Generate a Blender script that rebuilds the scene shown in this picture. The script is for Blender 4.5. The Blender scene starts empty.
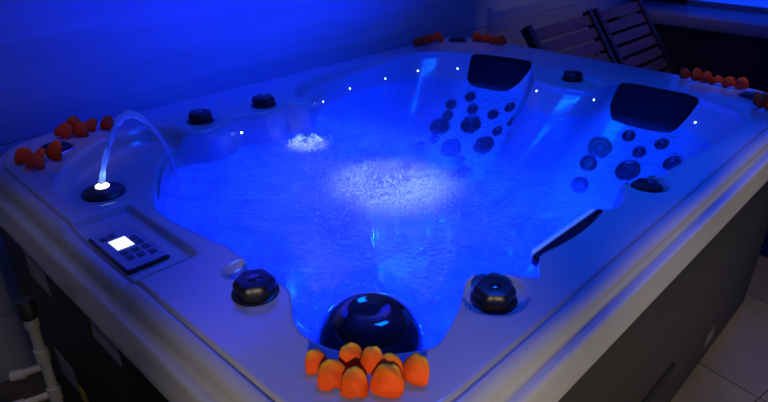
import bpy, bmesh, math, random
import numpy as np
from mathutils import Vector, Matrix
from mathutils.bvhtree import BVHTree

random.seed(7); np.random.seed(7)
SC = bpy.context.scene
COL = SC.collection
PI = math.pi

# ------------------------------------------------------------------ camera
def set_camera():
    f, yaw, pitch, roll = 606.72, 0.80181, 0.47354, -0.0006
    fw = Vector((math.sin(yaw)*math.cos(pitch), math.cos(yaw)*math.cos(pitch), -math.sin(pitch)))
    ri = Vector((math.cos(yaw), -math.sin(yaw), 0)); up = ri.cross(fw)
    c, s = math.cos(roll), math.sin(roll)
    ri, up = c*ri + s*up, -s*ri + c*up
    cd = bpy.data.cameras.new('camera'); cam = bpy.data.objects.new('camera', cd); COL.objects.link(cam)
    cd.sensor_width = 36; cd.lens = f/768*36; cd.clip_start = .02
    m = Matrix((ri, up, -fw)).transposed().to_4x4(); m.translation = Vector((-.3868, -.4123, 1.5942))
    cam.matrix_world = m
    SC.camera = cam
set_camera()

# ------------------------------------------------------------------ light and exposure
w = bpy.data.worlds.new('room_ambience'); SC.world = w; w.use_nodes = True
w.node_tree.nodes['Background'].inputs[0].default_value = (.06, .20, .72, 1)
w.node_tree.nodes['Background'].inputs[1].default_value = .11
SC.view_settings.view_transform = 'Standard'; SC.view_settings.look = 'None'
SC.view_settings.gamma = 1; SC.view_settings.exposure = 0; SC.view_settings.use_curve_mapping = False
SC.cycles.use_denoising = True
SC.cycles.sample_clamp_indirect = 4
SC.cycles.max_bounces = 8; SC.cycles.transparent_max_bounces = 16

def lamp(name, kind, loc, color, power, radius=.05, target=None, parent=None, **kw):
    d = bpy.data.lights.new(name, kind); d.color = color; d.energy = power
    if kind in ('POINT', 'SPOT'): d.shadow_soft_size = radius
    for k, v in kw.items(): setattr(d, k, v)
    o = bpy.data.objects.new(name, d); COL.objects.link(o); o.location = loc
    if target is not None:
        o.rotation_euler = (Vector(target) - Vector(loc)).to_track_quat('-Z', 'Y').to_euler()
    if parent: o.parent = parent
    return o
BLUE = (.0006, .010, 1.0); BLUE2 = (.001, .024, 1.0)
# warm ceiling downlights over the aisle beside the tub
for dx in (.2, .9, 1.6, 2.3):
    lamp('unseen_downlight', 'SPOT', (dx, -.62, 2.62), (1, .84, .58), 62, .06, (dx, -.60, 0), spot_size=.72, spot_blend=.5)
# low warm fill strip, added out of view to brighten the rim lip
lamp('rim_fill_strip', 'AREA', (.95, -2.0, .40), (1, .86, .62), 4.5, target=(.95, -.05, .52), shape='RECTANGLE', size=2.1, size_y=.06, spread=math.radians(50))
lamp('unseen_downlight', 'SPOT', (2.55, -.02, 2.62), (1, .80, .52), 16, .05, (2.30, .26, .9), spot_size=.22, spot_blend=.8)  # added accent spot that brightens the petals behind the headrest
# dim warm downlight over the loungers
lamp('unseen_downlight', 'SPOT', (3.5, .35, 2.62), (1, .72, .52), 13, .06, (3.55, 1.15, .7), spot_size=1.0, spot_blend=.8)
# unseen blue fill above the tub, added to lift the deck's blue
lamp('blue_deck_fill', 'AREA', (1.15, .50, 2.66), (.0, .075, 1), 16, target=(1.15, .50, 0), shape='SQUARE', size=.5, spread=math.radians(88))
for a_, b_, p_ in (((-.15, 1.15, 2.62), (.17, 1.48, .9), 9), ((2.0, 1.1, 2.62), (2.12, 1.45, .9), 7)):
    lamp('unseen_downlight', 'SPOT', a_, (1, .78, .5), p_, .05, b_, spot_size=.24, spot_blend=.8)  # added accent spots for the petals at the two wall-side corners
for dy in (.35, 1.05):
    lamp('unseen_downlight', 'SPOT', (-.62, dy, 2.62), (1, .86, .78), 20, .06, (-.55, dy, 0), spot_size=.74, spot_blend=.55)  # unseen pair, added to lift the rim lip on this side
# fill spot added behind the viewer to brighten the near corner petals
lamp('petal_fill_spot', 'SPOT', (-1.75, -1.75, 1.95), (1, .86, .64), 190, .06, (.06, .06, .88), spot_size=.30, spot_blend=.9)
# blue colour-therapy strip that washes the tiled wall behind the tub
lamp('blue_wall_strip', 'AREA', (.95, 1.22, 2.62), BLUE, 17, target=(.95, 1.745, 1.82), shape='RECTANGLE', size=.9, size_y=.06, spread=math.radians(62))

# ------------------------------------------------------------------ helpers
def mat(name, color=(.5, .5, .5), rough=.5, metal=0, coat=0, emit=None, estr=0, noise=None, bump=None, spec=.5):
    m = bpy.data.materials.new(name); m.use_nodes = True
    nt = m.node_tree; b = nt.nodes['Principled BSDF']
    b.inputs['Base Color'].default_value = (*color, 1); b.inputs['Roughness'].default_value = rough
    b.inputs['Metallic'].default_value = metal; b.inputs['Coat Weight'].default_value = coat
    b.inputs['Coat Roughness'].default_value = .06; b.inputs['Specular IOR Level'].default_value = spec
    if emit: b.inputs['Emission Color'].default_value = (*emit, 1); b.inputs['Emission Strength'].default_value = estr
    tc = nt.nodes.new('ShaderNodeTexCoord')
    if noise:      # (scale vec, colour2, lo, hi)
        sc, c2, lo, hi = noise
        mp = nt.nodes.new('ShaderNodeMapping'); mp.inputs['Scale'].default_value = sc
        nz = nt.nodes.new('ShaderNodeTexNoise'); nz.inputs['Scale'].default_value = 1; nz.inputs['Detail'].default_value = 6
        rp = nt.nodes.new('ShaderNodeValToRGB'); rp.color_ramp.elements[0].position = lo; rp.color_ramp.elements[1].position = hi
        rp.color_ramp.elements[0].color = (*color, 1); rp.color_ramp.elements[1].color = (*c2, 1)
        nt.links.new(tc.outputs['Object'], mp.inputs[0]); nt.links.new(mp.outputs[0], nz.inputs['Vector'])
        nt.links.new(nz.outputs[0], rp.inputs[0]); nt.links.new(rp.outputs[0], b.inputs['Base Color'])
    if bump:       # (scale, strength)
        nz2 = nt.nodes.new('ShaderNodeTexNoise'); nz2.inputs['Scale'].default_value = bump[0]
        bp = nt.nodes.new('ShaderNodeBump'); bp.inputs['Strength'].default_value = bump[1]; bp.inputs['Distance'].default_value = .002
        nt.links.new(tc.outputs['Object'], nz2.inputs['Vector']); nt.links.new(nz2.outputs[0], bp.inputs['Height'])
        nt.links.new(bp.outputs[0], b.inputs['Normal'])
    return m

M = {}
M['acrylic'] = mat('pearl_acrylic', (.29, .29, .30), .28, coat=.5, noise=((500, 500, 500), (.31, .308, .305), .35, .7))
M['skirt'] = mat('brown_cladding', (.008, .0075, .0075), .55, noise=((3, 3, 60), (.011, .010, .0095), .3, .7), bump=(300, .1), spec=.25)
M['skirt_dark'] = mat('dark_trim', (.025, .023, .024), .5)
M['black'] = mat('black_plastic', (.006, .006, .008), .38, bump=(400, .1))
M['gloss_black'] = mat('gloss_black_plastic', (.006, .006, .008), .06, coat=1)
M['foam_black'] = mat('black_pillow_foam', (.004, .004, .006), .7, bump=(500, .2), spec=.15)
M['chrome'] = mat('grey_metal', (.55, .55, .57), .25, metal=1)
M['tile'] = mat('wall_tile', (.50, .49, .48), .38, noise=((1.2, 1, 26), (.62, .61, .60), .3, .72), bump=(60, .08))
M['grout'] = mat('grout', (.10, .10, .10), .9)
M['floor_tile'] = mat('beige_floor_tile', (.085, .072, .050), .35, noise=((5, 5, 5), (.10, .085, .06), .35, .7))
M['wood'] = mat('brown_wood', (.085, .040, .024), .55, noise=((3, 40, 40), (.16, .075, .045), .3, .7))
M['wood_dark'] = mat('dark_wood', (.022, .013, .010), .6, noise=((40, 3, 40), (.035, .02, .015), .3, .7))
M['dark_wall'] = mat('dark_wall_paint', (.030, .026, .032), .8, bump=(80, .1))
M['coping'] = mat('pale_sill', (.42, .40, .42), .5, bump=(120, .1))
M['plaster'] = mat('ceiling_plaster', (.62, .62, .62), .9, bump=(60, .1))
M['pvc'] = mat('white_pvc', (.42, .40, .35), .45, noise=((14, 14, 14), (.34, .32, .27), .4, .7))
M['rubber'] = mat('black_rubber', (.012, .012, .013), .6)
M['red'] = mat('red_plastic', (.22, .02, .02), .5)
M['yellow'] = mat('yellow_label', (.35, .24, .02), .6)
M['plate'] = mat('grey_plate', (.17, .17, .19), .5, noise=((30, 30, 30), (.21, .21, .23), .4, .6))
M['skirt_patch'] = mat('brown_grey_patch', (.055, .05, .045), .5)
M['panel'] = mat('panel_face', (.16, .20, .30), .35, coat=.3)
M['button'] = mat('button', (.035, .040, .055), .4)
M['screen'] = mat('screen', (.02, .02, .02), .3, emit=(.72, .85, 1), estr=1.35)
M['digit'] = mat('screen_digits', (.1, .12, .2), .4)
M['led'] = mat('led_lens', (.1, .2, .6), .3, emit=(.30, .55, 1), estr=9)
M['lens_white'] = mat('white_lamp_lens', (.5, .5, .5), .3, emit=(.72, .86, 1), estr=5)
M['spout_lip'] = mat('glowing_spout_lip', (.62, .70, .80), .12, coat=1, emit=(.10, .22, 1), estr=.40)  # pale lip with a faint blue emission to brighten it
M['window'] = mat('blue_window', (.05, .05, .2), .4, emit=(.004, .05, 1), estr=.95)
M['lamp_lens'] = mat('blue_lamp_lens', (.05, .1, .4), .3, emit=(.01, .10, 1), estr=1.5)

def petal_mat(red=False):
    m = bpy.data.materials.new('orange_petal' if not red else 'red_petal'); m.use_nodes = True; nt = m.node_tree; b = nt.nodes['Principled BSDF']
    at = nt.nodes.new('ShaderNodeAttribute'); at.attribute_name = 'along'
    rp = nt.nodes.new('ShaderNodeValToRGB'); e = rp.color_ramp.elements
    e[0].position = .0; e[0].color = (.9, .62, .02, 1); e[1].position = .55; e[1].color = (.95, .115, .006, 1)
    x = e.new(.26); x.color = (.95, .24, .010, 1); x = e.new(1); x.color = (.88, .085, .006, 1)
    if red:
        for q, c in zip(e, ((.85, .16, .01, 1), (.88, .10, .008, 1), (.85, .07, .008, 1), (.78, .045, .008, 1))): q.color = c
    nt.links.new(at.outputs['Fac'], rp.inputs[0]); nt.links.new(rp.outputs[0], b.inputs['Base Color'])
    b.inputs['Roughness'].default_value = .6; b.inputs['Specular IOR Level'].default_value = .15
    tr = nt.nodes.new('ShaderNodeBsdfTranslucent'); nt.links.new(rp.outputs[0], tr.inputs[0])
    mx = nt.nodes.new('ShaderNodeMixShader'); mx.inputs[0].default_value = .25
    out = nt.nodes['Material Output']
    nt.links.new(b.outputs[0], mx.inputs[1]); nt.links.new(tr.outputs[0], mx.inputs[2]); nt.links.new(mx.outputs[0], out.inputs[0])
    return m
M['petal'] = petal_mat(); M['petal_red'] = petal_mat(True)

def water_mat():
    m = bpy.data.materials.new('aerated_water'); m.use_nodes = True; nt = m.node_tree
    for n in list(nt.nodes): nt.nodes.remove(n)
    N = nt.nodes.new; L = nt.links.new
    out = N('ShaderNodeOutputMaterial'); tc = N('ShaderNodeTexCoord')
    # ripples
    n1 = N('ShaderNodeTexNoise'); n1.inputs['Scale'].default_value = 16; n1.inputs['Detail'].default_value = 5; n1.inputs['Distortion'].default_value = .8
    n2 = N('ShaderNodeTexNoise'); n2.inputs['Scale'].default_value = 70; n2.inputs['Detail'].default_value = 3
    ag = N('ShaderNodeAttribute'); ag.attribute_name = 'agitation'
    mul = N('ShaderNodeMath'); mul.operation = 'MULTIPLY'; L(n2.outputs[0], mul.inputs[0]); L(ag.outputs['Fac'], mul.inputs[1])
    add = N('ShaderNodeMath'); add.operation = 'MULTIPLY_ADD'; add.inputs[1].default_value = 1.0
    L(n1.outputs[0], add.inputs[0]); L(mul.outputs[0], add.inputs[2])
    bp = N('ShaderNodeBump'); bp.inputs['Strength'].default_value = .75; bp.inputs['Distance'].default_value = .022
    L(add.outputs[0], bp.inputs['Height'])
    for n in (n1, n2): L(tc.outputs['Object'], n.inputs['Vector'])
    # how much entrained air: attribute + wisps
    tb = N('ShaderNodeAttribute'); tb.attribute_name = 'air'
    n3 = N('ShaderNodeTexNoise'); n3.inputs['Scale'].default_value = 7; n3.inputs['Detail'].default_value = 7; n3.inputs['Distortion'].default_value = 1.6
    L(tc.outputs['Object'], n3.inputs['Vector'])
    mr = N('ShaderNodeMapRange'); mr.inputs[1].default_value = .3; mr.inputs[2].default_value = .7; mr.inputs[3].default_value = .45; mr.inputs[4].default_value = 1.3
    L(n3.outputs[0], mr.inputs[0])
    ml = N('ShaderNodeMath'); ml.operation = 'MULTIPLY'; ml.use_clamp = True; L(mr.outputs[0], ml.inputs[0]); L(tb.outputs['Fac'], ml.inputs[1])
    tp = N('ShaderNodeBsdfTransparent'); tp.inputs[0].default_value = (.75, .88, 1, 1)
    tl = N('ShaderNodeBsdfTranslucent'); tl.inputs[0].default_value = (.80, .90, 1, 1)
    df = N('ShaderNodeBsdfDiffuse'); df.inputs[0].default_value = (.55, .62, .70, 1)
    md = N('ShaderNodeMixShader'); md.inputs[0].default_value = .25; L(tl.outputs[0], md.inputs[1]); L(df.outputs[0], md.inputs[2])
    for n in (tl, df): L(bp.outputs[0], n.inputs['Normal'])
    m1 = N('ShaderNodeMixShader'); L(ml.outputs[0], m1.inputs[0]); L(tp.outputs[0], m1.inputs[1]); L(md.outputs[0], m1.inputs[2])
    gl = N('ShaderNodeBsdfGlossy'); gl.inputs['Roughness'].default_value = .05; L(bp.outputs[0], gl.inputs['Normal'])
    fr = N('ShaderNodeFresnel'); fr.inputs['IOR'].default_value = 1.33; L(bp.outputs[0], fr.inputs['Normal'])
    m2 = N('ShaderNodeMixShader'); L(fr.outputs[0], m2.inputs[0]); L(m1.outputs[0], m2.inputs[1]); L(gl.outputs[0], m2.inputs[2])
    L(m2.outputs[0], out.inputs[0])
    return m
M['water'] = water_mat()

def clearwater_mat(name, tl_fac):
    m = bpy.data.materials.new(name); m.use_nodes = True; nt = m.node_tree
    for n in list(nt.nodes): nt.nodes.remove(n)
    N = nt.nodes.new; L = nt.links.new
    out = N('ShaderNodeOutputMaterial')
    tp = N('ShaderNodeBsdfTransparent'); tp.inputs[0].default_value = (.85, .93, 1, 1)
    tl = N('ShaderNodeBsdfTranslucent'); tl.inputs[0].default_value = (.85, .92, 1, 1)
    df = N('ShaderNodeBsdfDiffuse'); df.inputs[0].default_value = (.8, .87, .95, 1)
    md = N('ShaderNodeMixShader'); md.inputs[0].default_value = .5; L(tl.outputs[0], md.inputs[1]); L(df.outputs[0], md.inputs[2])
    m1 = N('ShaderNodeMixShader'); m1.inputs[0].default_value = tl_fac; L(tp.outputs[0], m1.inputs[1]); L(md.outputs[0], m1.inputs[2])
    gl = N('ShaderNodeBsdfGlossy'); gl.inputs['Roughness'].default_value = .05
    fr = N('ShaderNodeFresnel'); fr.inputs['IOR'].default_value = 1.4
    m2 = N('ShaderNodeMixShader'); L(fr.outputs[0], m2.inputs[0]); L(m1.outputs[0], m2.inputs[1]); L(gl.outputs[0], m2.inputs[2])
    L(m2.outputs[0], out.inputs[0]); return m
M['stream'] = clearwater_mat('stream_water', .6)
M['foam'] = clearwater_mat('foam_bubble', .6)

def link(name, me, m=None, parent=None, smooth=None):
    o = bpy.data.objects.new(name, me); COL.objects.link(o)
    if m is not None and not me.materials: me.materials.append(M[m])
    if smooth is not None:
        me.polygons.foreach_set('use_smooth', [True]*len(me.polygons))
        if smooth < 3.1: me.set_sharp_from_angle(angle=smooth)
    if parent: o.parent = parent
    return o
def pyd(name, v, f, m=None, parent=None, smooth=None):
    me = bpy.data.meshes.new(name); me.from_pydata([tuple(map(float, p)) for p in v], [], f); me.update()
    return link(name, me, m, parent, smooth)
def bmo(name, bm, m, parent=None, smooth=None):
    bmesh.ops.recalc_face_normals(bm, faces=bm.faces)
    me = bpy.data.meshes.new(name); bm.to_mesh(me); bm.free()
    return link(name, me, m, parent, smooth)
def tag(o, label, cat, group=None, kind=None):
    o['label'] = label; o['category'] = cat
    if group: o['group'] = group
    if kind: o['kind'] = kind
    return o
def struct(o, label=None):
    o['kind'] = 'structure'
    if label: o['label'] = label
    return o
def empty(name, loc=(0, 0, 0), rz=0, parent=None):
    o = bpy.data.objects.new(name, None); COL.objects.link(o); o.location = loc; o.rotation_euler.z = rz
    o.empty_display_size = .05
    if parent: o.parent = parent
    return o
def box_bm(lo, hi, bev=0, seg=2):
    bm = bmesh.new(); bmesh.ops.create_cube(bm, size=1)
    for v in bm.verts:
        v.co = Vector([(lo[i]+hi[i])/2 + v.co[i]*(hi[i]-lo[i]) for i in range(3)])
    if bev: bmesh.ops.bevel(bm, geom=list(bm.edges), offset=bev, segments=seg, profile=.5, affect='EDGES')
    return bm
def box(name, lo, hi, m, parent=None, bev=0, seg=2):
    return bmo(name, box_bm(lo, hi, bev, seg), m, parent, .6 if bev else None)
def lathe_data(prof, n=32, lobes=None):
    """profile [(r,z)...]; lobes: function angle -> radius factor"""
    v, f = [], []
    for r, z in prof:
        for k in range(n):
            a = 2*PI*k/n; q = r*(lobes(a) if lobes else 1)
            v.append((q*math.cos(a), q*math.sin(a), z))
    for i in range(len(prof)-1):
        for k in range(n):
            k2 = (k+1) % n; f.append((i*n+k, i*n+k2, (i+1)*n+k2, (i+1)*n+k))
    f.append(tuple(range((len(prof)-1)*n, len(prof)*n))); f.append(tuple(reversed(range(n))))
    return v, f
def lathe_mesh(name, prof, m, n=32, lobes=None, smooth=.6):
    v, f = lathe_data(prof, n, lobes)
    me = bpy.data.meshes.new(name); me.from_pydata(v, [], f); me.update(); me.materials.append(M[m])
    me.polygons.foreach_set('use_smooth', [True]*len(me.polygons)); me.set_sharp_from_angle(angle=smooth)
    return me
def tube(name, pts, rad, m, parent=None, n=10):
    """swept tube; rad float or list"""
    P = [Vector(p) for p in pts]; R = rad if isinstance(rad, (list, tuple)) else [rad]*len(P)
    v, f = [], []; up = Vector((0, 0, 1)); prev = None
    for i, p in enumerate(P):
        t = (P[min(i+1, len(P)-1)] - P[max(i-1, 0)]).normalized()
        if prev is None:
            a = up.cross(t)
            if a.length < .1: a = Vector((1, 0, 0)).cross(t)
        else: a = prev - t*prev.dot(t)
        a.normalize(); b = t.cross(a); prev = a
        for k in range(n):
            an = 2*PI*k/n; v.append(p + (a*math.cos(an) + b*math.sin(an))*R[i])
    for i in range(len(P)-1):
        for k in range(n):
            k2 = (k+1) % n; f.append((i*n+k, i*n+k2, (i+1)*n+k2, (i+1)*n+k))
    f.append(tuple(reversed(range(n)))); f.append(tuple(range((len(P)-1)*n, len(P)*n)))
    return pyd(name, v, f, m, parent, .9)
def catmull(pts, sub=8):
    P = [np.array(p, float) for p in pts]; P = [2*P[0]-P[1]] + P + [2*P[-1]-P[-2]]; out = []
    for i in range(1, len(P)-2):
        for s in range(sub):
            t = s/sub; a, b, c, d = P[i-1], P[i], P[i+1], P[i+2]
            out.append(.5*((2*b)+(-a+c)*t+(2*a-5*b+4*c-d)*t*t+(-a+3*b-3*c+d)*t**3))
    out.append(P[-2]); return out
def sstep(x, a, b):
    t = np.clip((x-a)/(b-a), 0, 1); return t*t*(3-2*t)

# ------------------------------------------------------------------ the room
WY = 1.745                                    # face of the tiled wall
FX = 4.40                                     # face of the far ledge
wl = struct(box('wall_left', (-2.4, WY+.012, 0), (6.2, WY+.12, 2.7), 'grout'), 'wall of large pale tiles washed by blue light')
TW, TH = 3.2, .6
tile_me = bpy.data.meshes.new('tile'); tb_ = box_bm((.0015, 0, .0015), (TW-.0015, .02, TH-.0015), .002, 1); tb_.to_mesh(tile_me); tb_.free(); tile_me.materials.append(M['tile'])
for i in range(4):
    for j in range(5):
        t = bpy.data.objects.new('tile', tile_me); COL.objects.link(t); t.parent = wl
        t.location = (3.235 - TW*2 + TW*i, WY, .26 - TH + TH*j)
fl = struct(box('floor', (-3, -3.5, -.08), (6.2, WY+.1, -.012), 'grout'), 'beige tiled floor')
fme = bpy.data.meshes.new('floor_tile'); fb = box_bm((-.2985, -.2985, -.03), (.2985, .2985, 0), .0015, 1); fb.to_mesh(fme); fb.free(); fme.materials.append(M['floor_tile'])
fa = math.radians(-10)
fo = Vector((1.688, -.17, 0)); ux = Vector((math.cos(fa), math.sin(fa), 0)); uy = Vector((-math.sin(fa), math.cos(fa), 0))
for i in range(-8, 8):
    for j in range(-6, 6):
        p = fo + ux*((i+.5)*.6) + uy*((j+.35)*.6)
        if -2.2 < p.x < 6 and -2.0 < p.y < 1.6:
            t = bpy.data.objects.new('floor_tile', fme); COL.objects.link(t); t.parent = fl
            t.location = p; t.rotation_euler.z = fa
struct(box('ceiling', (-3, -3.5, 2.70), (6.2, WY+.12, 2.8), 'plaster'), 'pale ceiling')
# far ledge with pale coping and a window glowing blue above it
struct(box('wall_far', (FX, -3.4, 0), (FX+.5, WY, .70), 'dark_wall'), 'low dark wall under the pale ledge')
struct(box('trim_1', (FX-.03, -3.4, .70), (FX+.5, WY, .785), 'coping', bev=.012), 'pale ledge on the low dark wall')
wn = struct(empty('window_1', (FX+.48, 0, .785)), 'window glowing blue above the pale ledge')
box('pane', (0, -3.3, .03), (.01, 1.35, 1.85), 'window', wn)
for yy in (-3.35, -1.8, -.25, 1.33): box('window_frame', (-.03, yy, 0), (.03, yy+.05, 1.915), 'coping', wn)
box('window_rail', (-.03, -3.35, 0), (.03, 1.38, .04), 'coping', wn); box('window_rail', (-.03, -3.35, 1.85), (.03, 1.38, 1.915), 'coping', wn)
struct(box('wall_end', (FX+.52, -3.4, 0), (FX+.62, WY, 2.7), 'dark_wall'), 'dark end wall around the window')

# ------------------------------------------------------------------ hot tub shell
A, B, H = 1.62521, 2.28068, .90               # flat deck: x 0..B, y 0..A
CX, CY = 1.05, .78
NM = 960
TH_ = np.arange(NM)*2*PI/NM
CT, ST = np.cos(TH_), np.sin(TH_)
ctrl = [(.19, .14), (.23, .11), (.27, .09), (.322, .071), (.385, .137), (.425, .168), (.475, .180), (.52, .160), (.545, .115), (.565, .068), (.60, .100),
        (.65, .122), (.93, .118), (.98, .10), (1.04, .115), (1.10, .150), (1.17, .150), (1.225, .105), (1.25, .085), (1.29, .098), (1.39, .092), (1.53, .075), (1.65, .062),
        (1.78, .060), (1.87, .072), (1.94, .105), (1.98, .16), (2.02, .25), (2.035, .40), (2.01, .575), (1.90, .605), (1.845, .64), (1.82, .72), (1.825, .80), (1.85, .875), (1.93, .935), (2.03, .985),
        (2.03, 1.08), (2.0, 1.2), (1.955, 1.34), (1.90, 1.44), (1.83, 1.50), (1.73, 1.515), (1.57, 1.515), (1.36, 1.51), (1.22, 1.475), (1.13, 1.43), (1.06, 1.37), (1.01, 1.32), (.97, 1.295),
        (.925, 1.31), (.895, 1.335), (.87, 1.31), (.83, 1.295), (.78, 1.30), (.73, 1.325), (.675, 1.345), (.64, 1.31), (.58, 1.285), (.53, 1.29), (.48, 1.32), (.43, 1.33), (.37, 1.27), (.30, 1.16), (.245, 1.06),
        (.205, .98), (.178, .92), (.172, .86), (.185, .73), (.20, .63), (.197, .56), (.18, .52), (.195, .49), (.198, .45), (.192, .40), (.165, .360), (.142, .33), (.126, .29), (.13, .23), (.15, .185)]
cp = np.array(ctrl); ca = np.arctan2(cp[:, 1]-CY, cp[:, 0]-CX) % (2*PI); cr = np.hypot(cp[:, 0]-CX, cp[:, 1]-CY)
o_ = np.argsort(ca); ca, cr = ca[o_], cr[o_]
fine = np.arange(NM*4)*2*PI/(NM*4)
rf = np.interp(fine, np.r_[ca-2*PI, ca, ca+2*PI], np.r_[cr, cr, cr])
def gsm(r, sig):
    n = len(r); k = np.fft.fftfreq(n, 1/n); return np.fft.ifft(np.fft.fft(r)*np.exp(-.5*(k*sig)**2)).real
R0 = gsm(rf, .009)[::4]
R1 = gsm(rf, .05)[::4]
R2 = gsm(rf, .16)[::4]
def rect_r(off, rc):
    lo = np.zeros(NM); hi = np.full(NM, 3.0)
    hx, hy = B/2+off, A/2+off
    for _ in range(40):
        mid = (lo+hi)/2; x = CX+mid*CT-B/2; y = CY+mid*ST-A/2
        qx = np.abs(x)-(hx-rc); qy = np.abs(y)-(hy-rc)
        d = np.hypot(np.maximum(qx, 0), np.maximum(qy, 0))+np.minimum(np.maximum(qx, qy), 0)-rc
        ins = d < 0; lo = np.where(ins, mid, lo); hi = np.where(ins, hi, mid)
    return lo
KNOBS = [(.59, 1.40), (.84, 1.385), (1.965, .76), (1.150, .098), (.455, .105), (.135, .440)]
PADS = [.004, .004, .008, .034, .016, .001]
PADR = [.058, .058, .058, .046, .058, .058]
NOZ = (.155, 1.19)
def deck_h(x, y):
    h = np.zeros_like(x)
    # recess for the control panel
    m = (1-sstep(x, .120, .138))*sstep(y, .640, .665)*(1-sstep(y, .955, .985))
    h = np.minimum(h, -.014*m)
    # bowl round the fountain, open to the basin
    u = ((x-.27)+(y-1.24))*.7071; v = (-(x-.27)+(y-1.24))*.7071
    d = np.hypot(u/.30, (v-.01)/.165)
    h = np.minimum(h, -.050*(1-sstep(d, .80, 1.0)))
    d = np.hypot(x-NOZ[0], y-NOZ[1]); h = np.minimum(h, -.050*(1-sstep(d, .07, .10)))
    # pads under the knobs
    for (kx, ky), dp, pr in zip(KNOBS, PADS, PADR):
        d = np.hypot(x-kx, y-ky); h = np.minimum(h, -dp*(1-sstep(d, pr, pr+.012)))
    d = np.hypot((x-.172)/.055, (y-.530)/.034); h = np.minimum(h, -.016*(1-sstep(d, .55, 1)))
    # boat-shaped hollow round the far knob
    d = np.hypot((x-1.90)/.115, (y-.76)/.17); h = np.minimum(h, -.016*(1-sstep(d, .8, 1)))
    # sloping arm rest on the wall side
    inside = sstep(x, .98, 1.02)*(1-sstep(x, 1.60, 1.74))*sstep(y, 1.1, 1.15)
    yb = np.interp(x, [.95, 1.05, 1.13, 1.25, 1.4, 1.7], [1.36, 1.46, 1.515, 1.55, 1.56, 1.545])
    h = np.minimum(h, -(.042-.030*sstep(x, 1.1, 1.7))*inside*(1-sstep(y, yb-.02, yb)))
    return h
rings = []                                     # each: (x, y, z)
def ring(r, z, dh=0.0):
    x, y = CX+r*CT, CY+r*ST
    rings.append(np.stack([x, y, z + (deck_h(x, y)*dh if np.any(dh) else 0*x)], 1))
RC = .20
prof = [(.050, -.118), (.052, -.1254), (.0757, -.1254), (.0765, -.121), (.0745, -.105), (.0715, -.085), (.0690, -.066), (.0672, -.057), (.0640, -.0515), (.0590, -.0490), (.0530, -.0480), (.0475, -.0470), (.0440, -.0445),
        (.0425, -.0400), (.0420, -.033), (.0415, -.026), (.0385, -.0180), (.034, -.0120), (.028, -.0075), (.020, -.0040), (.0150, -.003), (.0130, -.0035), (.0118, -.006), (.0100, -.0085), (.0075, -.0085), (.0058, -.006), (.0045, -.002), (.003, -.0005), (0, 0)]
for o, dz in prof: ring(rect_r(o, RC+o), H+dz, max(0., 1-o/.045)*1.0)
re_ = rect_r(0, RC); ri_ = R0+.014
for k in range(1, 44): ring(re_+(ri_-re_)*k/43, H, 1)
hin = deck_h(CX+R0*CT, CY+R0*ST)               # height change carried over the inner edge
for a_, dz in ((.0075, -.002), (.003, -.006), (.0005, -.012), (-.001, -.02)): ring(R0+a_, H+dz+hin)
fr = sstep(CT, .55, .80)*(1-sstep(ST, .55, .75)*.4)   # weight of the pillow end
lf = sstep(ST, .4, .8)
def lerp(a, b, t): return a+(b-a)*t
def basin(z, f_in, o_in, s, hk=0.):
    r = lerp(R0, R1, min(1, s*2)) if s < .5 else lerp(R1, R2, (s-.5)*2)
    ring(r-lerp(o_in, f_in, fr), z+hin*hk)
basin(.865, .016, .004, 0, .6); basin(.84, .035, .008, .04, .3); basin(.815, .058, .012, .08); basin(.79, .082, .016, .12)
for z, f_, o_2, s in ((.77, .100, .022, .16), (.74, .135, .03, .22), (.70, .185, .045, .32), (.65, .245, .065, .42), (.60, .305, .085, .52), (.55, .36, .11, .6), (.50, .41, .14, .7), (.46, .455, .175, .8), (.435, .50, .215, .85),
                    (.425, .56, .26, .9), (.42, .64, .31, 1), (.40, .665, .335, 1), (.36, .675, .345, 1), (.25, .69, .36, 1), (.19, .70, .375, 1), (.17, .73, .42, 1)):
    basin(z, f_, o_2, s)
nr = len(rings)
last = rings[-1]
for t in (.6, .25):
    rings.append(np.stack([CX-.1+(last[:, 0]-CX+.1)*t, CY+(last[:, 1]-CY)*t, np.full(NM, .165)], 1))
V = np.concatenate(rings); nr = len(rings)
Fq = []
for i in range(nr-1):
    a0 = i*NM; b0 = a0+NM
    for k in range(NM):
        k2 = k+1 if k+1 < NM else 0
        Fq.append((a0+k, a0+k2, b0+k2, b0+k))
Fq.append(tuple(range((nr-1)*NM, nr*NM)))
tub = tag(empty('hot_tub', (1.14, .81, 0)), 'large hot tub with pearl grey acrylic rim, glowing blue inside', 'hot tub')
tub_inv = Matrix.Translation((-1.14, -.81, 0))
def under(o, parent=tub):                      # parent while the coordinates stay world coordinates
    o.parent = parent
    if parent is tub: o.matrix_parent_inverse = tub_inv
    return o
shell = under(pyd('shell', V, Fq, 'acrylic', None, 1.0))
shell['label'] = 'pearl grey moulded acrylic shell with scalloped inner edge'
BV = BVHTree.FromPolygons([tuple(map(float, p)) for p in V], Fq)
def deck_z(x, y):
    hit = BV.ray_cast(Vector((x, y, 2)), Vector((0, 0, -1))); return hit[0].z
def drop(x, y):
    hit = BV.ray_cast(Vector((x, y, 2)), Vector((0, 0, -1)))
    n = hit[1]; n = n if n.z > 0 else -n
    return hit[0], n

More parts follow.
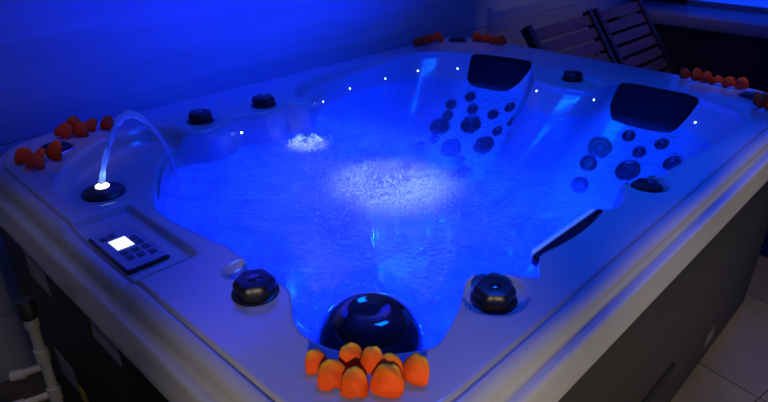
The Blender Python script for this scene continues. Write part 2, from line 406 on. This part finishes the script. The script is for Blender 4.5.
# skirt panels
so = .050
def skirt(name, lo, hi, lab=None):
    o = under(box(name, lo, hi, 'skirt', bev=.004)); return o
zt, zb = .778, .035
c_ = .14
skf = skirt('skirt_panel', (-so+c_, -so, zb), (B+so-c_, -so+.025, zt))
skl = skirt('skirt_panel', (-so, -so+c_, zb), (-so+.025, A+so-c_, zt))
skirt('skirt_panel', (-so+c_, A+so-.025, zb), (B+so-c_, A+so, zt))
skirt('skirt_panel', (B+so-.025, -so+c_, zb), (B+so, A+so-c_, zt))
for cx, cy, a0 in ((-so+c_, -so+c_, PI), (B+so-c_, -so+c_, 1.5*PI), (B+so-c_, A+so-c_, 0), (-so+c_, A+so-c_, PI/2)):
    v, f = [], []; n = 10
    for z in (zb, zt):
        for rr in (c_-.003, c_-.028):
            for k in range(n+1):
                a = a0+.03+(PI/2-.06)*k/n; v.append((cx+rr*math.cos(a), cy+rr*math.sin(a), z))
    m_ = n+1
    for k in range(n):
        f += [(k, k+1, 2*m_+k+1, 2*m_+k), (m_+k+1, m_+k, 3*m_+k, 3*m_+k+1), (2*m_+k, 2*m_+k+1, 3*m_+k+1, 3*m_+k), (k+1, k, m_+k, m_+k+1)]
    f += [(0, 2*m_, 3*m_, m_), (n, m_+n, 3*m_+n, 2*m_+n)]
    under(pyd('corner_post', v, f, 'skirt', None, .6))
pl = under(box('plinth', (.02, .02, 0), (B-.02, A-.02, .05), 'skirt_dark'))
# slot handle and small brown-grey rectangle on the aisle side; plates on the service side
def slot(lo, hi): 
    o = box('slot_handle', lo, hi, 'foam_black', bev=.009, seg=3); o.parent = skf; return o
slot((1.03, -so-.010, .250), (1.285, -so+.004, .290))
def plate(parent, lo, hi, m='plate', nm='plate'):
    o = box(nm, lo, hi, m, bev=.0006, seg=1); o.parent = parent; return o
plate(skf, (1.655, -so-.002, .105), (1.745, -so+.002, .165), 'skirt_patch')
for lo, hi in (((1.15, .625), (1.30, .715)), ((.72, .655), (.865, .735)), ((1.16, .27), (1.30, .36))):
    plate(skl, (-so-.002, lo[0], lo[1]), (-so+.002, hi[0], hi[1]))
plate(skl, (-so-.0025, 1.10, .255), (-so+.002, 1.155, .31), 'yellow', 'label_sticker')

# diverter knobs
def star(a): return 1+.055*math.cos(6*a)
knob_base = lathe_mesh('knob_collar', [(.046, 0), (.046, .004), (.043, .006)], 'black')
knob_me = lathe_mesh('diverter_knob', [(.036, 0), (.0385, .004), (.0395, .016), (.038, .024), (.033, .0295), (.020, .032), (.012, .0315)], 'black', 48, star)
knob_cap = lathe_mesh('cap', [(.013, 0), (.013, .001), (.011, .002)], 'gloss_black', 24)
for i, (kx, ky) in enumerate(KNOBS):
    z = deck_z(kx, ky)
    k = bpy.data.objects.new('diverter_knob', knob_me); COL.objects.link(k); under(k); k.location = (kx, ky, z+.003); k.rotation_euler.z = .3*i
    for me, dz in ((knob_base, -.0045), (knob_cap, .0315)):
        c = bpy.data.objects.new(me.name, me); COL.objects.link(c); c.parent = k; c.location = (0, 0, dz)
# round corner caps
cap_me = lathe_mesh('corner_cap', [(.044, 0), (.044, .006), (.040, .013), (.030, .0165), (.016, .0175)], 'black', 36)
ring_me = lathe_mesh('trim_ring', [(.052, 0), (.0515, .004), (.047, .006), (.045, .003)], 'chrome', 36)
for x, y in ((.145, 1.475), (2.150, 1.515), (2.165, .125)):
    c = bpy.data.objects.new('corner_cap', cap_me); COL.objects.link(c); under(c); c.location = (x, y, deck_z(x, y)-.001)
    r = bpy.data.objects.new('trim_ring', ring_me); COL.objects.link(r); r.parent = c; r.location = (0, 0, 0)

# headrest pillows against the far end: a padded slab laid on the inner slope
def pillow(y0, y1, xt0, xt1, xb0, xb1, zt, zb, th):
    """quad of four corners (top y0/y1, bottom y0/y1) padded to thickness th toward the basin"""
    n, mm = 18, 12; v, f = [], []
    for side in (0, 1):
        for i in range(n+1):
            for j in range(mm+1):
                u, w_ = i/n*2-1, j/mm*2-1
                # squircle-rounded patch
                k = .16
                uu = u*math.sqrt(max(0, 1-k*w_**4*abs(u)**3)); ww = w_*math.sqrt(max(0, 1-k*u**4*abs(w_)**3))
                a, b = (uu+1)/2, (ww+1)/2
                yy = y0+(y1-y0)*a
                sh = (b-.5)*.04*(a-.5)*2          # flares outward at the top
                xt = xt0+(xt1-xt0)*a; xb = xb0+(xb1-xb0)*a
                x = xb+(xt-xb)*b; z = zb+(zt-zb)*b
                pad = th*(max(0, (1-u**6)*(1-w_**6)))**.35
                nrm = Vector((-(zt-zb), 0, xt0-xb0)).normalized()
                p = Vector((x, yy+sh, z)) + (nrm*(pad) if side == 0 else -nrm*.012)
                v.append(p)
    s = (n+1)*(mm+1)
    for i in range(n):
        for j in range(mm):
            a = i*(mm+1)+j; f.append((a, a+mm+1, a+mm+2, a+1)); f.append((s+a, s+a+1, s+a+mm+2, s+a+mm+1))
    edge = [i*(mm+1) for i in range(n+1)] + [n*(mm+1)+j for j in range(1, mm+1)] + [i*(mm+1)+mm for i in range(n-1, -1, -1)] + [j for j in range(mm-1, 0, -1)]
    for q in range(len(edge)):
        a, b = edge[q], edge[(q+1) % len(edge)]; f.append((a, s+a, s+b, b))
    return under(pyd('headrest_pillow', v, f, 'foam_black', None, 1.0))
pillow(.27, .60, 2.045, 2.030, 1.945, 1.93, .900, .745, .028)
pillow(1.000, 1.285, 2.055, 1.985, 1.955, 1.895, .905, .735, .028)

# small LEDs along the inner wall: cast outward on to the wall
led_me = lathe_mesh('led_light', [(.0042, 0), (.0042, .0015), (.003, .003), (.0012, .0036)], 'led', 12)
led_ring = lathe_mesh('bezel', [(.008, 0), (.0078, .0015), (.006, .002)], 'chrome', 14)
for x, y, z in ((.635, 1.40, .842), (1.165, 1.50, .820), (1.375, 1.50, .818), (1.60, 1.50, .816), (1.82, 1.50, .820), (1.94, 1.345, .835), (1.95, .845, .850), (1.95, .595, .848), (2.05, .182, .822)):
    c0 = Vector((1.2, .8, z)); d = (Vector((x, y, z))-c0).normalized()
    hit = BV.ray_cast(c0, d)
    n = hit[1] if hit[1].dot(d) < 0 else -hit[1]
    l = bpy.data.objects.new('led_light', led_me); COL.objects.link(l); under(l)
    l.location = hit[0]; l.rotation_euler = n.to_track_quat('Z', 'Y').to_euler()
    r = bpy.data.objects.new('bezel', led_ring); COL.objects.link(r); r.parent = l; r.location = (0, 0, -.0005)

# massage jets in the two far seat backs
jet_big = lathe_mesh('jet', [(.047, 0), (.047, .004), (.043, .008), (.038, .008), (.034, .003), (.028, .003), (.025, .009), (.018, .009), (.014, .001), (.004, .001)], 'black', 24, lambda a: 1+.03*math.cos(5*a))
jet_mid = lathe_mesh('jet', [(.034, 0), (.034, .004), (.031, .007), (.026, .006), (.023, .002), (.018, .006), (.013, .006), (.010, .001), (.003, .001)], 'black', 20)
jet_small = lathe_mesh('jet', [(.026, 0), (.026, .004), (.023, .006), (.019, .005), (.017, .002), (.012, .006), (.008, .001), (.003, .001)], 'black', 18)
JETS = [(0, 1.858, 1.201), (0, 1.792, 1.26), (0, 1.819, 1.156), (0, 1.749, 1.242), (0, 1.878, 0.995), (0, 1.836, 1.054), (2, 1.695, 1.245), (2, 1.764, 1.121), (0, 1.805, 0.936), (0, 1.782, 0.987), (0, 1.65, 1.238), (0, 1.614, 1.289), (2, 1.654, 1.141), (2, 1.718, 1.009),
        (0, 1.635, 1.077), (1, 1.606, 1.03), (0, 1.575, 1.075), (0, 1.897, 0.456), (0, 1.893, 0.325), (2, 1.828, 0.534), (0, 1.854, 0.388), (1, 1.769, 0.543), (2, 1.788, 0.392), (1, 1.815, 0.249), (1, 1.701, 0.534)]
for kind, x, y in JETS:
    p, n = drop(x, y)
    j = bpy.data.objects.new('jet', (jet_small, jet_mid, jet_big)[kind]); COL.objects.link(j); under(j)
    j.location = p; j.rotation_euler = n.to_track_quat('Z', 'Y').to_euler()

# black dome over the filter
dz0 = .778
dome_prof = [(.094, -.06), (.100, -.03), (.1015, 0), (.100, .022), (.095, .045), (.086, .066), (.072, .083), (.055, .0945), (.042, .0985), (.036, .0985), (.032, .0955), (.014, .0945)]
dome = under(link('filter_dome', lathe_mesh('filter_dome', dome_prof, 'gloss_black', 56, smooth=1.2))); dome.location = (.275, .266, dz0); dome.scale = (1.06, 1.06, 1.0)
dome['label'] = 'glossy black dome standing in the water'

# spout on the aisle side with a pale lip
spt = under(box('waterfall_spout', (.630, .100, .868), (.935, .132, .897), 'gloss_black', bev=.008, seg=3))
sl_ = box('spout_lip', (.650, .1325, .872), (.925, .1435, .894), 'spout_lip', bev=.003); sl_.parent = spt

# fountain nozzle
nz_ = deck_z(*NOZ)
noz = under(link('fountain_nozzle', lathe_mesh('fountain_nozzle', [(.058, 0), (.058, .004), (.054, .009), (.043, .015), (.028, .019), (.022, .021), (.017, .021)], 'black', 36))); noz.location = (*NOZ, nz_-.001)
ln = link('lamp_lens', lathe_mesh('lamp_lens', [(.0185, 0), (.018, .003), (.012, .006), (.005, .007)], 'lens_white', 24), parent=noz); ln.location = (0, 0, .0205)

# control panel
cpz = deck_z(.045, .80)
cpan = empty('control_panel', (.044, .793, cpz)); under(cpan)
box('housing', (-.049, -.100, -.002), (.049, .100, .008), 'gloss_black', cpan, bev=.006)
fc = box('face_plate', (-.044, -.095, .008), (.044, .095, .0095), 'panel', cpan, bev=.0007, seg=1)
sc_ = box('screen', (-.024, -.005, .0095), (.014, .044, .0105), 'screen', cpan)
for k in range(3): 
    d_ = box('digit', (-.010, .028-.014*k-.004, .0105), (.002, .028-.014*k+.004, .0108), 'lens_white', sc_)
for x, y in ((-.026, .062), (-.006, .066), (.026, .024), (.026, .000), (.028, -.030), (.004, -.028), (-.018, -.024), (.004, -.055), (.028, -.060), (-.018, -.050)):
    box('button', (x-.008, y-.009, .0095), (x+.008, y+.009, .0115), 'button', cpan, bev=.0008, seg=1)

# ------------------------------------------------------------------ underwater lamps (light sources of the tub), added fill spots
lens_me = lathe_mesh('underwater_lamp', [(.060, 0), (.060, .008), (.052, .012), (.046, .012)], 'chrome', 24)
lens2 = lathe_mesh('lamp_lens', [(.046, 0), (.040, .012), (.022, .019), (.006, .021)], 'lamp_lens', 24)
for x, y, pw, col in ((.55, .45, 17, BLUE), (.60, 1.0, 22, BLUE), (1.05, .55, 16, BLUE2), (1.10, 1.10, 20, BLUE2), (1.38, .45, 9, BLUE), (1.38, 1.10, 9, BLUE)):
    p, n = drop(x, y)
    f_ = bpy.data.objects.new('underwater_lamp', lens_me); COL.objects.link(f_); under(f_); f_.location = p; f_.rotation_euler = n.to_track_quat('Z', 'Y').to_euler()
    g_ = bpy.data.objects.new('lamp_lens', lens2); COL.objects.link(g_); g_.parent = f_; g_.location = (0, 0, .010)
    lamp('underwater_light', 'POINT', p+n*.10, col, pw, .04)
for y0, y1 in ((.46, .42), (1.06, 1.10)):
    lamp('seat_fill_spot', 'SPOT', (1.18, y0, .52), (.001, .05, 1), 60, .03, (1.95, y1, .56), spot_size=.86, spot_blend=.5)  # added spots without a fixture, brighten the seat backs under water
# white fill spots added below the bubbling water to whiten the foam
lamp('foam_fill_spot', 'SPOT', (.82, .78, .25), (.60, .70, 1), 24, .03, (.84, .74, .8), spot_size=.80, spot_blend=1)
lamp('foam_fill_spot', 'SPOT', (.867, 1.13, .50), (.60, .70, 1), 22, .03, (.867, 1.176, .8), spot_size=.42, spot_blend=.8)

# ------------------------------------------------------------------ water
WZ = .792
def vnoise(x, y, seed=0):
    rs = np.random.RandomState(seed); out = np.zeros_like(x)
    for k in range(14):
        a = rs.rand()*2*PI; fq = 6+rs.rand()*34; ph = rs.rand()*2*PI
        out += np.sin((x*math.cos(a)+y*math.sin(a))*fq+ph+1.3*np.sin(x*5*rs.rand()+y*7*rs.rand()))/ (1+fq/20)
    return out/5
def agit(x, y):
    g = lambda cx, cy, r: np.exp(-((x-cx)**2+(y-cy)**2)/(2*r*r))
    return np.clip(.25+g(.86, 1.12, .16)+1.1*g(.80, .80, .22)+.8*g(.75, .55, .25)+.5*g(.45, .7, .25), 0, 1.3)*(1-sstep(x, 1.35, 1.6))+.12
fr_in = lerp(.016, .082, fr)
rw = lerp(R0, R1, .24)-fr_in+.004
NW, KW = NM//2, 90
wv, wf = [], []
rw2, ct2, st2 = rw[::2], CT[::2], ST[::2]
ts = np.linspace(0, 1, KW+1)[1:]
X = CX+np.outer(ts, rw2*ct2); Y = CY+np.outer(ts, rw2*st2)
Z = WZ + .0045*vnoise(X, Y, 3)*agit(X, Y)
Z += .028*np.exp(-((X-.867)**2+(Y-1.176)**2)/(2*.035**2))
WVt = np.concatenate([[[CX, CY, WZ]], np.stack([X, Y, Z], 2).reshape(-1, 3)])
for k in range(NW): wf.append((0, 1+k, 1+(k+1) % NW))
for i in range(KW-1):
    for k in range(NW):
        k2 = (k+1) % NW; a = 1+i*NW; wf.append((a+k, a+NW+k, a+NW+k2, a+k2))
wat = pyd('water', WVt, wf, 'water', None, 3.14)
g = lambda x, y, cx, cy, r: np.exp(-((x-cx)**2+(y-cy)**2)/(2*r*r))
ax, ay = WVt[:, 0], WVt[:, 1]
at = wat.data.attributes.new('agitation', 'FLOAT', 'POINT'); at.data.foreach_set('value', agit(ax, ay).astype(np.float32))
air = .68*(1-sstep(ax, .98, 1.34))+.03-.58*g(ax, ay, .83, .74, .15)-.50*g(ax, ay, .867, 1.176, .05)
at = wat.data.attributes.new('air', 'FLOAT', 'POINT'); at.data.foreach_set('value', air.astype(np.float32))
tag(wat, 'bubbling water glowing blue inside the hot tub', 'water', kind='stuff')

# foam bubbles
def bubbles():
    ico = bmesh.new(); bmesh.ops.create_icosphere(ico, subdivisions=1, radius=1)
    iv = np.array([v.co[:] for v in ico.verts]); jf = [tuple(v.index for v in f.verts) for f in ico.faces if f.calc_center_median().z > -.25]; ico.free()
    rs = np.random.RandomState(5); vs, fs = [], []
    def put(x, y, z, r):
        b = len(vs)*len(iv); vs.append(iv*r+np.array([x, y, z])); fs.extend([tuple(q+b for q in f) for f in jf])
    for _ in range(300):                       # upwelling clump
        a, d = rs.rand()*2*PI, abs(rs.randn())*.036
        x, y = .867+d*math.cos(a)*.9, 1.176+d*math.sin(a)*1.1
        put(x, y, WZ+.030*math.exp(-d*d/(2*.035**2))+rs.rand()*.006, .003+.006*rs.rand())
    path = [(.80, .98), (.77, .88), (.77, .78), (.80, .70), (.86, .63), (.92, .60)]
    for _ in range(1700):
        t = rs.rand()*(len(path)-1); i = int(t); q = t-i
        x = path[i][0]*(1-q)+path[i+1][0]*q+rs.randn()*.075; y = path[i][1]*(1-q)+path[i+1][1]*q+rs.randn()*.05
        put(x, y, WZ+.0015*rs.rand(), .0012+.0036*rs.rand()**2)
    for _ in range(700):
        x, y = .80+rs.randn()*.05, .96+rs.randn()*.07
        put(x, y, WZ+.002*rs.rand(), .0012+.0035*rs.rand()**2)
    for _ in range(900):
        x, y = .86+rs.randn()*.08, .62+rs.randn()*.05
        put(x, y, WZ+.002*rs.rand(), .0014+.004*rs.rand()**2)
    for _ in range(900):
        x, y = .75+rs.randn()*.30, .75+rs.randn()*.28
        if .3 < x < 1.4 and .25 < y < 1.2: put(x, y, WZ+.001, .0010+.0026*rs.rand()**2)
    return pyd('foam', np.concatenate(vs), fs, 'foam', None, 3.14)
tag(bubbles(), 'white froth of bubbles on the bubbling blue water', 'foam', kind='stuff')

# fountain stream
noz_top = Vector((NOZ[0], NOZ[1], nz_+.028))
pts = catmull([noz_top, (.172, 1.184, .935), (.195, 1.178, .990), (.222, 1.172, 1.038), (.250, 1.170, 1.056), (.280, 1.167, 1.046), (.310, 1.163, 1.008), (.334, 1.160, .955), (.350, 1.157, .885), (.358, 1.155, .801)], 9)
rad = [.0078+.0013*math.sin(i*.7)+.0007*math.sin(i*1.9)+(.0025 if 26 < i < 46 else 0)-(.003*max(0, (i-55)/30)) for i in range(len(pts))]
tag(tube('fountain_stream', pts, rad, 'stream', None, 12), 'thin arc of water springing from the lit fountain nozzle', 'water stream')
lamp('nozzle_light', 'SPOT', (NOZ[0]+.004, NOZ[1], nz_+.032), (.06, .16, 1), 3, .015, (.23, 1.165, 1.1), spot_size=1.0, spot_blend=.6)
drops = []
rs = np.random.RandomState(11)

# ------------------------------------------------------------------ flower petals
def petal_mesh(seed, pm='petal'):
    rs = np.random.RandomState(seed); n, m_ = 10, 10; Lp, W = .042+.007*rs.rand(), .047+.008*rs.rand()
    cup, curl = .45+.4*rs.rand(), .5+.5*rs.rand(); v, al = [], []
    for side in (0, 1):
        for i in range(n+1):
            t = i/n; hw = W/2*float(np.interp(t, [0, .1, .3, .5, .7, .85, .95, 1], [.34, .60, .84, .96, 1, .93, .70, .36]))
            for j in range(m_+1):
                s = j/m_*2-1
                x = s*hw; y = (t-.5)*Lp
                z = -cup*.024*(x/(W/2))**2-curl*.034*(t-.25)**2*1.5+.0030*math.sin(4*s+seed*1.7)*t*abs(s)+.0018*math.sin(9*t+3*s+seed)+.004*max(0, t-.75)*math.sin(3*s+seed)*4
                if side: z -= .0014
                v.append((x, y, z)); al.append(t)
    f = []; S = (n+1)*(m_+1)
    for i in range(n):
        for j in range(m_):
            a = i*(m_+1)+j; f.append((a, a+1, a+m_+2, a+m_+1)); f.append((S+a, S+a+m_+1, S+a+m_+2, S+a+1))
    edge = [j for j in range(m_+1)] + [i*(m_+1)+m_ for i in range(1, n+1)] + [n*(m_+1)+j for j in range(m_-1, -1, -1)] + [i*(m_+1) for i in range(n-1, 0, -1)]
    for q in range(len(edge)):
        a, b = edge[q], edge[(q+1) % len(edge)]; f.append((a, S+a, S+b, b))
    z0 = min(p[2] for p in v); v = [(p[0], p[1], p[2]-z0) for p in v]
    me = bpy.data.meshes.new('flower_petal'); me.from_pydata(v, [], f); me.update(); me.materials.append(M[pm])
    a = me.attributes.new('along', 'FLOAT', 'POINT'); a.data.foreach_set('value', np.array(al, np.float32))
    me.polygons.foreach_set('use_smooth', [True]*len(me.polygons)); return me
PM = [petal_mesh(s) for s in range(6)]; PMR = [petal_mesh(s+10, 'petal_red') for s in range(6)]
cnt = [0]
def petal(x, y, rz, tilt, sc, label, group, lift=0, roll=0, red=False):
    me = (PMR if red else PM)[cnt[0] % 6]; cnt[0] += 1
    o = bpy.data.objects.new('flower_petal', me); COL.objects.link(o)
    R = Matrix.Rotation(rz, 3, 'Z') @ Matrix.Rotation(tilt, 3, 'X') @ Matrix.Rotation(roll, 3, 'Y')
    zs = min((R @ vv.co).z for vv in me.vertices)*sc
    o.matrix_world = Matrix.Translation((x, y, H+.0005-zs+lift)) @ R.to_4x4() @ Matrix.Diagonal((sc, sc, sc, 1))
    tag(o, label, 'petal', group)
GL = ['narrow orange petal ending the pile by the dome, control panel side', None, None, 'small orange petal behind the front row, beside the topmost petal',
      'topmost orange petal of the pile, raised against the black dome', 'widest orange petal in the front row of the pile by the dome',
      'orange petal ending the pile by the dome, aisle side', 'orange petal mostly hidden behind the widest petal of the pile']
gl_ = 'mid-sized orange petal between the end petal and the widest petal, front row'
# petals face the viewer: outer side toward the near corner
base_r = math.radians(135)
for gi, (x, y, dr, ti, lift, sc) in enumerate(((.080, .196, .5, .9, 0, .80), (.078, .152, .25, .75, 0, 1.0), (.090, .113, .05, .70, 0, 1.0), (.124, .158, .35, 1.0, .004, .9), (.136, .120, -.1, .95, .012, .85),
                               (.128, .078, -.15, .70, 0, 1.05), (.178, .062, -.5, .85, 0, 1.0), (.150, .094, -.2, .9, .006, .9))):
    petal(x, y, base_r+dr, -ti*.45, sc*.95, GL[gi] or gl_, 'petals by the black dome', lift)
def cluster(pts, label, group, face, sc=1.0):
    for i, (x, y) in enumerate(pts):
        petal(x, y, face+random.uniform(-.6, .6), -random.uniform(.15, .60), sc*random.uniform(.9, 1.15), label, group, 0, random.uniform(-.3, .3), True)
fa_ = base_r
cluster([(.205, 1.560), (.250, 1.535), (.292, 1.565), (.335, 1.540), (.248, 1.590)], 'dark orange petal on the rim between round cap and wall side', 'petals on the wall side of the cap by the fountain', fa_)
cluster([(.048, 1.440), (.082, 1.408), (.125, 1.398), (.055, 1.372)], 'dark orange petal between round cap and fountain bowl at outer rim', 'petals on the panel side of the cap by the fountain', fa_)
cluster([(1.925, 1.592), (1.970, 1.586), (2.016, 1.582), (2.062, 1.578)], 'orange-red petal on the rim corner, wall side of the black cap', 'petals on the wall side of the far corner cap', fa_)
cluster([(2.212, 1.440), (2.225, 1.396), (2.228, 1.350), (2.235, 1.304)], 'orange-red petal on the rim corner, lounger side of the black cap', 'petals on the lounger side of the far corner cap', fa_)
cluster([(2.250, .412), (2.245, .368), (2.240, .324), (2.245, .280), (2.240, .236), (2.25, .192)], 'orange-red petal in the row behind a black headrest', 'petals behind the headrest', fa_)
cluster([(2.080, .098), (2.048, .068), (2.030, .025), (2.095, .045)], 'orange-red petal beside the round cap at the pale banded rim', 'petals on the aisle side of the cap', fa_)

# ------------------------------------------------------------------ slatted wooden loungers beyond the tub
def lounger(x0, x1, label):
    root = empty('sun_lounger', ((x0+x1)/2, .5, 0)); inv = Matrix.Translation((-(x0+x1)/2, -.5, 0))
    def add(o): o.parent = root; o.matrix_parent_inverse = inv; return o
    top = Vector((0, 1.42, .895)); bot = Vector((0, 1.05, .40)); d = (bot-top); L_ = d.length; d.normalize(); n = Vector((0, d.z, -d.y)); n = n if n.z > 0 else -n
    def slab(name, a, b, xa, xb, th, m):
        v = [];
        for xx in (xa, xb):
            for p in (a, b):
                for q in (0, -th): v.append(Vector((xx, 0, 0))+p+n*q)
        f = [(0, 1, 3, 2), (4, 6, 7, 5), (0, 4, 5, 1), (2, 3, 7, 6), (0, 2, 6, 4), (1, 5, 7, 3)]
        return add(pyd(name, v, f, m))
    k = 7; pitch = L_/k
    for i in range(k):
        a = top+d*(i*pitch+.008); b = top+d*((i+1)*pitch-.014); slab('slat', a, b, x0+.05, x1-.02, .016, 'wood')
    for xa in (x0, x1-.045):
        v_up = n*.012
        slab('back_rail', top-d*.02+v_up, bot+v_up, xa, xa+.045, .05, 'wood_dark')
    for i in range(9): add(box('slat', (x0+.05, .98-.125*i-.10, .375), (x1-.05, .98-.125*i, .393), 'wood'))
    for xa in (x0, x1-.045): add(box('seat_rail', (xa, -.20, .33), (xa+.045, 1.12, .40), 'wood_dark', bev=.004))
    for xa in (x0, x1-.045):
        for yy in (-.15, .98): add(box('leg', (xa, yy, 0), (xa+.045, yy+.06, .335), 'wood_dark', bev=.004))
    tag(root, label, 'lounger', 'slatted wooden loungers')
lounger(2.66, 3.42, 'slatted brown wooden lounger with raised back, next to the hot tub')
lounger(3.46, 4.14, 'slatted brown wooden lounger with raised back, next to the pale ledge')

# ------------------------------------------------------------------ white pipework beside the tub
px_, py_ = -.135, 1.03
pipe = tag(empty('pipe_valve_stand', (px_, py_, 0)), 'white plastic pipe with black cap and two branch stubs beside tub', 'pipe')
me = lathe_mesh('pipe', [(.0125, 0), (.0125, .66)], 'pvc', 20); link('pipe', me, parent=pipe)
for z, h_ in ((.40, .05), (.53, .045), (.64, .05)):
    c = link('coupling', lathe_mesh('coupling', [(.0135, 0), (.0165, .004), (.0165, h_-.004), (.0135, h_)], 'pvc', 20), parent=pipe); c.location = (0, 0, z)
c = link('pipe_cap', lathe_mesh('pipe_cap', [(.018, 0), (.020, .01), (.020, .045), (.016, .052)], 'rubber', 20), parent=pipe); c.location = (0, 0, .67)
def stub(z, ang, l1, dzz, r=.009):
    a = Vector((math.cos(ang), math.sin(ang), 0))
    o = tube('branch_stub', [Vector((0, 0, z)), a*l1*.5+Vector((0, 0, z+dzz*.3)), a*l1+Vector((0, 0, z+dzz))], r, 'pvc', pipe, 12)
    c = tube('stub_end', [a*(l1-.005)+Vector((0, 0, z+dzz)), a*(l1+.028)+Vector((0, 0, z+dzz*1.2))], r+.004, 'pvc', pipe, 12)
stub(.515, math.radians(150), .055, -.01); stub(.425, math.radians(165), .075, .0)
tag(tube('hose', catmull([(-.30, 1.45, .02), (-.24, 1.33, .04), (-.20, 1.20, .12), (-.23, 1.08, .22), (-.33, 1.02, .22), (-.42, 1.1, .10), (-.45, 1.3, .02)], 8), .014, 'rubber', None, 10), 'black rubber hose looped on the floor by the white pipe', 'hose')
tag(tube('hose', catmull([(-.36, 1.62, .02), (-.25, 1.55, .25), (-.20, 1.40, .42), (-.24, 1.28, .38), (-.34, 1.25, .16), (-.40, 1.30, .02)], 8), .012, 'rubber', None, 10), 'black rubber hose arching up near the wall by the white pipe', 'hose')
vr = tag(empty('valve', (-.30, 1.50, 0)), 'small red handled valve on a short post by the pipe', 'valve')
link('post', lathe_mesh('post', [(.012, 0), (.012, .56)], 'rubber', 14), parent=vr)
hw = link('valve_handle', lathe_mesh('valve_handle', [(.030, .555), (.034, .562), (.034, .575), (.028, .585)], 'red', 24, lambda a: 1+.1*math.cos(5*a)), parent=vr)
